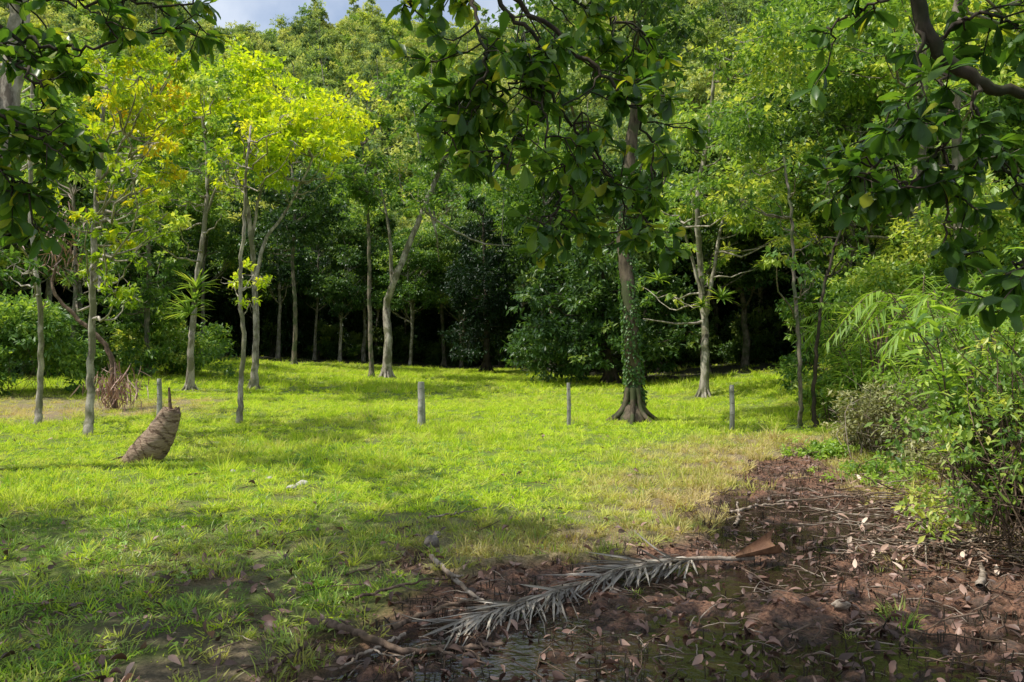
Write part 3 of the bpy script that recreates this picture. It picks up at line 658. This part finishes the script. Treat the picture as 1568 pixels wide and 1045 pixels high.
bush('leafy_bush',1475,665,1.6,1.7,8000,.12,.05,L_cane,.4,nst=60)
bush('leafy_bush',1300,640,1.2,1.2,6000,.12,.05,L_mid,.6,nst=60)
bush('leafy_bush',1500,730,.9,.5,3500,.08,.04,L_olive,.6,nst=90)
bush('leafy_bush',1560,600,1.2,1.9,4500,.08,.035,L_cane,.4,nst=260,depth=7.8)
bush('leafy_bush',1640,600,1.3,2.2,6000,.08,.035,L_mid,.6,nst=160,depth=6.6)
bush('leafy_bush',1420,600,2.2,3.8,14000,.16,.07,L_mid,.6,depth=19,nst=60)
bush('leafy_bush',1540,600,2.6,4.6,15000,.16,.07,L_mid,.6,depth=18,nst=60)
bush('leafy_bush',1300,600,2.0,3.0,12000,.16,.07,L_mid,.4,depth=23,nst=60)
bush('creeping_plants',1270,700,.7,.12,2600,.07,.035,L_cane,.75,nst=20)
bush('creeping_plants',1360,735,.8,.12,2200,.07,.035,L_cane,.5,nst=60)
bush('creeping_plants',1500,790,.6,.10,700,.06,.03,L_cane,.5,nst=60)
bush('leafy_bush',240,545,2.6,2.6,11000,.2,.09,L_mid,.5,nst=40,depth=33)
bush('leafy_bush',20,545,2.6,3.2,11000,.2,.09,L_mid,.4,nst=40,depth=24)
bush('leafy_bush',90,545,2.2,2.2,9000,.2,.09,L_forest,.6,nst=40,depth=30)
mb=MB()
for k in range(420):
    a=rng.normal(0,.7)+(3.1 if rng.random()<.5 else 0);px=rng.uniform(1290,1640);g=G(px,rng.uniform(735,870))
    l=rng.uniform(.2,.9);d=np.array([math.cos(a),math.sin(a),rng.normal(.03,.12)]);s=np.array(g)+np.array([0,0,rng.uniform(.0,.14)])
    tube(mb,smoothpath([s-d*l/2,s+rng.normal(0,.03,3),s+d*l/2],6,.01),np.linspace(.008,.002,6),4,int(rng.random()<.4),.5)
n=700;px=rng.uniform(1300,1640,n);g0=np.array([flat(a,b_) for a,b_ in zip(px,rng.uniform(735,870,n))]);c=np.column_stack([g0,H(g0[:,0],g0[:,1])+rng.uniform(.02,.14,n)])
bigleaves(mb,c,rdir(n)*[1,1,.4],np.tile([0,.01,1.],(n,1))+rng.normal(0,.4,(n,3)),rng.uniform(.05,.14,n),.04,2,rng.random(n),bend=.3)
mb.build('brushwood_pile',[twig_brown,wood_dead,L_dead])

# ---------------- posts
def post(px,py,top,r):
    g=G(px,py);h=(py-top)/F*g.y;mb=MB()
    q=np.array([[g.x,g.y,g.z-.2],[g.x,g.y,g.z],[g.x+.005,g.y,g.z+h*.5],[g.x-.005,g.y,g.z+h*.93],[g.x-.004,g.y,g.z+h]])
    tube(mb,q,[r*1.05,r*1.05,r,r*.95,r*.8],9,0,.5,lump=.07);
    for zz in (.35,.6,.85):
        c=np.array([g.x,g.y-r,g.z+h*zz]);tube(mb,[c+[-.03,0,0],c+[0,-.012,.004],c+[.03,0,0]],[.004]*3,4,1,.5)
    mb.build('fence_post',[post_wood,bark_dark])
post(645,653,585,.08);post(871,652,586,.042);post(1121,660,590,.05);post(244,640,580,.055)

# ---------------- palm stump (leaning, fibrous, torn foot trailing to the left)
stm,nt=newmat('palm_stump_bark')
at=N(nt,'ShaderNodeAttribute',attribute_name='var')
tc=N(nt,'ShaderNodeTexCoord');mp=N(nt,'ShaderNodeMapping');mp.inputs['Rotation'].default_value=(0,-.55,0);mp.inputs['Scale'].default_value=(1,1,3.5);nt.links.new(tc.outputs['Object'],mp.inputs[0])
q=N(nt,'ShaderNodeTexNoise');q.inputs['Scale'].default_value=9;q.inputs['Detail'].default_value=9;q.inputs['Roughness'].default_value=.7;nt.links.new(mp.outputs[0],q.inputs[0])
col=ramp(nt,[(.2,(.05,.028,.018)),(.42,(.21,.13,.085)),(.75,(.42,.30,.21))],math_(nt,'MULTIPLY',at.outputs['Fac'],math_(nt,'ADD',math_(nt,'MULTIPLY',q.outputs['Fac'],2.4),-.15)))
b=N(nt,'ShaderNodeBsdfPrincipled');b.inputs['Roughness'].default_value=.9;nt.links.new(col,b.inputs['Base Color'])
bp=N(nt,'ShaderNodeBump');bp.inputs['Strength'].default_value=1;bp.inputs['Distance'].default_value=.06;nt.links.new(q.outputs['Fac'],bp.inputs['Height']);nt.links.new(bp.outputs[0],b.inputs['Normal'])
o=N(nt,'ShaderNodeOutputMaterial');nt.links.new(b.outputs[0],o.inputs[0])
g=G(228,706);d=g.y;mb=MB()
NS=48;SD=26
ax=smoothpath([P(180,712,d),P(206,703,d),P(232,684,d),P(251,656,d),P(263,628,d)],NS)
base=np.linspace(0,1,NS)
rad=np.interp(base,[0,.12,.28,.5,.75,1],[.03,.10,.19,.235,.19,.135])
nr=mb.n
# irregular surface: broad facets + leaf-base scars rather than even rings
tube(mb,ax,rad,SD,0,.55)
V=mb.v[0].reshape(NS,SD,3);cen=ax[:,None]
ii,jj=np.meshgrid(np.arange(NS),np.arange(SD),indexing='ij')
ang=jj/SD*2*math.pi
scar=np.abs(((ii/NS*9+ang/6.283*2)+.25*np.sin(ang*3+ii*.3))%1-.12)
k_=1+.10*(fbm(np.cos(ang)*2+ii*.08,np.sin(ang)*2+ii*.12,7)-.5)*2+.035*np.where(scar<.12,-1,.4)*ss(0,.1,base)[:,None]
mb.v[0]=(cen+(V-cen)*k_[...,None]).reshape(-1,3)
f,m_,v_,s_=mb.f[0];vv=np.where(scar<.12,.38,.62)+rng.normal(0,.04,scar.shape);mb.f[0]=(f,m_,np.clip(vv[:-1].reshape(-1),.05,1),True)
for k in range(16):
    i_=rng.integers(3,14);a=rng.random()*6.283;t=norm(ax[i_+1]-ax[i_]);o1=norm(np.cross(t,[0,1.,.1]));o2=np.cross(t,o1);o_=o1*math.cos(a)+o2*math.sin(a)
    s=ax[i_]+o_*rad[i_]*.9;tube(mb,smoothpath([s,s-t*.08+o_*.02,s-t*rng.uniform(.12,.25)+o_*.05+[0,0,-.05]],5,.006),np.linspace(.012,.004,5),4,0,rng.uniform(.3,.7))
for k in range(9):
    a=k*.7;s=ax[-1]+np.array([math.cos(a)*.09,math.sin(a)*.09,-.03]);h_=rng.uniform(.03,.1)
    tube(mb,[s,s+[0,0,h_*.6],s+[rng.normal(0,.02),0,h_]],[.035,.028,.01],5,0,.45)
s=ax[-1]+[-.03,0,-.02];tube(mb,smoothpath([s,s+[.0,0,.18],s+[-.015,0,.36]],6,.004),np.linspace(.032,.018,6),6,0,.4)
mb.build('palm_tree_stump',[stm])

# ---------------- dead palm frond + sheath
mb=MB()
p0=np.array(G(1155,866))+[0,0,.06];p3=np.array(G(700,965))+[0,0,.05]
pm=np.array(G(960,892))+[0,0,.1];pm2=np.array(G(1050,876))+[0,0,.1]
pm0=np.array(G(820,930))+[0,0,.06]
rq=smoothpath([p0,pm2,pm,pm0,p3],40,.003);tube(mb,rq,np.linspace(.022,.006,40),6,0,.7)
n=340;u=rng.uniform(8,39,n);i0=u.astype(int).clip(0,38);c=rq[i0]+(rq[i0+1]-rq[i0])*(u-i0)[:,None]
t=norm(rq[i0+1]-rq[i0]);sd=norm(np.cross(t,[0,0,1.]))
sd=sd*np.sign(-sd[:,1:2])*np.where(rng.random((n,1))<.68,1,-1)
axd=t*rng.uniform(.5,1.5,(n,1))+sd*rng.uniform(.15,1,(n,1))+np.array([0,0,-.10])+rng.normal(0,.2,(n,3))
bigleaves(mb,c,axd,np.tile([0,0.05,1.],(n,1))+rng.normal(0,.7,(n,3)),rng.uniform(.15,.6,n),.018,1,np.clip(rng.normal(.5,.28,n),0,1),bend=rng.uniform(-.15,.3,n),fold=.4,st=((0,.3),(.3,.5),(.7,.4),(1,.02)))
S=[];ns=11
for i_ in range(9):
    u=i_/8;c=p0+np.array([-.16+.34*u,-.02*u,.0+.01*u]);w=.02+.08*u**.8
    for j_ in range(ns):
        a=math.pi*(.98+1.04*j_/(ns-1));e_=1.0+.25*u*(abs(j_-5)/5)**2
        S.append(c+np.array([.07*u*math.sin(j_*1.3)*.4+.05*u*(j_/ns-.5),w*math.cos(a)*1.15*e_,w*(1.0+math.sin(a)*.9)+.04*u*u*(j_==0 or j_==ns-1)+.07*u*(j_/(ns-1))]))
f=[[i_*ns+j_,i_*ns+j_+1,(i_+1)*ns+j_+1,(i_+1)*ns+j_] for i_ in range(8) for j_ in range(ns-1)]
mb.add(S,f,2,.4,True)
mb.build('fallen_palm_frond',[wood_dead,L_straw,sheath_m])

def gbranch(name,pp,r0,r1,mat,lift=.03,subs=()):
    mb=MB();pts=[np.array(G(a,b_))+[0,0,lift] for a,b_ in pp];q=smoothpath(pts,24,.006);tube(mb,q,np.linspace(r0,r1,24),8,0,.5,lump=.08)
    for i_,dx,dy,dz in subs:
        s=q[i_];tube(mb,smoothpath([s,s+np.array([dx,dy,dz])*.5+rng.normal(0,.02,3),s+np.array([dx,dy,dz])],8,.006),np.linspace(r1*1.2,r1*.5,8),6,0,.5)
    return mb.build(name,[mat])
gbranch('fallen_branch',[(660,860),(690,890),(715,915),(745,935)],.022,.012,wood_dead,.04,[(8,.1,-.2,.05)])
gbranch('fallen_branch',[(500,965),(560,985),(620,1010),(700,1002),(770,998)],.028,.012,twig_brown,.04,[(6,-.2,.15,.06),(14,.2,-.2,.02)])
gbranch('fallen_branch',[(600,975),(640,955),(700,935),(730,925)],.02,.01,twig_brown,.04,[(9,.1,.2,.04)])
gbranch('fallen_branch',[(470,1000),(440,1020),(400,1050)],.014,.008,twig_brown,.04)
gbranch('fallen_branch',[(655,800),(700,792),(745,785)],.012,.007,wood_dead,.04)
gbranch('fallen_branch',[(1118,792),(1160,780),(1200,778)],.02,.012,wood_dead,.04)
gbranch('fallen_branch',[(1125,815),(1132,795),(1128,775)],.016,.01,wood_dead,.04)
gbranch('fallen_branch',[(1190,778),(1300,770),(1440,775)],.012,.006,wood_dead,.06,[(12,.3,.2,.05)])
gbranch('fallen_branch',[(540,930),(620,905),(690,895)],.012,.006,twig_brown,.05,[(9,.2,-.2,.04)])
gbranch('fallen_branch',[(620,985),(560,1015),(520,1040)],.012,.006,wood_dead,.05,[(9,.2,-.2,.04)])
gbranch('fallen_branch',[(1500,905),(1506,890),(1500,868)],.028,.016,wood_dead,.03)
mb=MB();d=20.;pp=[P(78,425,d),P(85,450,d),P(120,490,d),P(155,520,d),P(172,560,d),P(176,625,d)]
tube(mb,smoothpath(pp,26,.02),np.linspace(.03,.08,26),8,0,.5,lump=.06)
tube(mb,smoothpath([P(80,430,d),P(95,380,d),P(100,330,d)],8,.03),np.linspace(.04,.015,8),6,0,.5)
n=300;c=np.array(P(178,590,d))+rng.normal(0,1,(n,3))*[.28,.3,.25]
bigleaves(mb,c,rng.normal(0,.4,(n,3))+[0,0,-.9],rdir(n),rng.uniform(.2,.5,n),.03,1,np.clip(rng.normal(.5,.2,n),0,1),st=((0,.3),(.3,.5),(.7,.4),(1,.02)))
n=130;c=np.array(P(95,370,d))+rng.normal(0,1,(n,3))*[.3,.4,.5]
bigleaves(mb,c,rng.normal(0,.6,(n,3))+[0,0,-.8],rdir(n),rng.uniform(.2,.5,n),.03,1,np.clip(rng.normal(.3,.2,n),0,1),st=((0,.3),(.3,.5),(.7,.4),(1,.02)))
mb.build('bent_dead_stem',[twig_brown,L_dead])
def rock(name,px,py,r,mat,fl=.6):
    g=G(px,py);bpy.ops.mesh.primitive_ico_sphere_add(subdivisions=4,radius=1,location=(0,0,0));ob=bpy.context.object;ob.name=name
    me=ob.data;co=np.zeros(len(me.vertices)*3);me.vertices.foreach_get('co',co);co=co.reshape(-1,3)
    k=1+.35*(fbm(co[:,0]*1.6+px,co[:,1]*1.6+co[:,2]*1.3+py,2)-.5)*2;co=co*k[:,None]*[r,r*.8,r*fl];me.vertices.foreach_set('co',co.ravel())
    for p_ in me.polygons:p_.use_smooth=True
    me.materials.append(mat);ob.location=(g.x,g.y,g.z+r*fl*.5);ob.rotation_euler[2]=px
stone=barkmat('stone',(.3,.28,.22),(.5,.47,.42),(.34,.33,.26),scale=9,stretch=1)
husk=barkmat('husk',(.08,.07,.06),(.22,.19,.16),(.14,.12,.1),scale=10)
for px,py,r in ((463,745,.08),(446,750,.06),(412,736,.055),(357,725,.055)): rock('stone',px,py,r,stone,.6)
rock('coconut_husk',661,836,.075,husk,.85);rock('coconut_husk',1288,930,.06,wood_dead,.5);rock('coconut_husk',668,822,.05,husk,.7)

# ---------------- light
el=math.radians(62);hz=Vector((-.9,-.2)).normalized();S_=Vector((hz.x*math.cos(el),hz.y*math.cos(el),math.sin(el)))
sl=bpy.data.lights.new('sun','SUN');sl.energy=5;sl.angle=math.radians(.5);sl.color=(1,.95,.86)
so=bpy.data.objects.new('sun',sl);scene.collection.objects.link(so);so.rotation_euler=S_.to_track_quat('Z','Y').to_euler()
w=bpy.data.worlds.new('World');scene.world=w;w.use_nodes=True;nt=w.node_tree;nt.nodes.clear()
sk=N(nt,'ShaderNodeTexSky',sky_type='NISHITA');sk.sun_disc=False;sk.sun_elevation=el;sk.sun_rotation=math.atan2(S_.x,S_.y)
tc=N(nt,'ShaderNodeTexCoord');q=N(nt,'ShaderNodeTexNoise');q.inputs['Scale'].default_value=4.6;q.inputs['Detail'].default_value=7;nt.links.new(tc.outputs['Generated'],q.inputs[0])
cf=ramp(nt,[(.42,(.2,.2,.2)),(.64,(.92,.92,.92))],q.outputs['Fac'])
c=mixc(nt,cf,sk.outputs[0],(6.6,7.0,7.6))
bg=N(nt,'ShaderNodeBackground');bg.inputs[1].default_value=.15;nt.links.new(c,bg.inputs[0])
o=N(nt,'ShaderNodeOutputWorld');nt.links.new(bg.outputs[0],o.inputs[0])
cam=bpy.data.cameras.new('camera');cam.sensor_width=36;cam.lens=28;cam.clip_end=2000
co=bpy.data.objects.new('camera',cam);scene.collection.objects.link(co);co.location=(0,0,CH);co.rotation_euler=(math.radians(90),0,0);scene.camera=co
scene.view_settings.view_transform='Standard';scene.view_settings.look='None';scene.view_settings.exposure=0
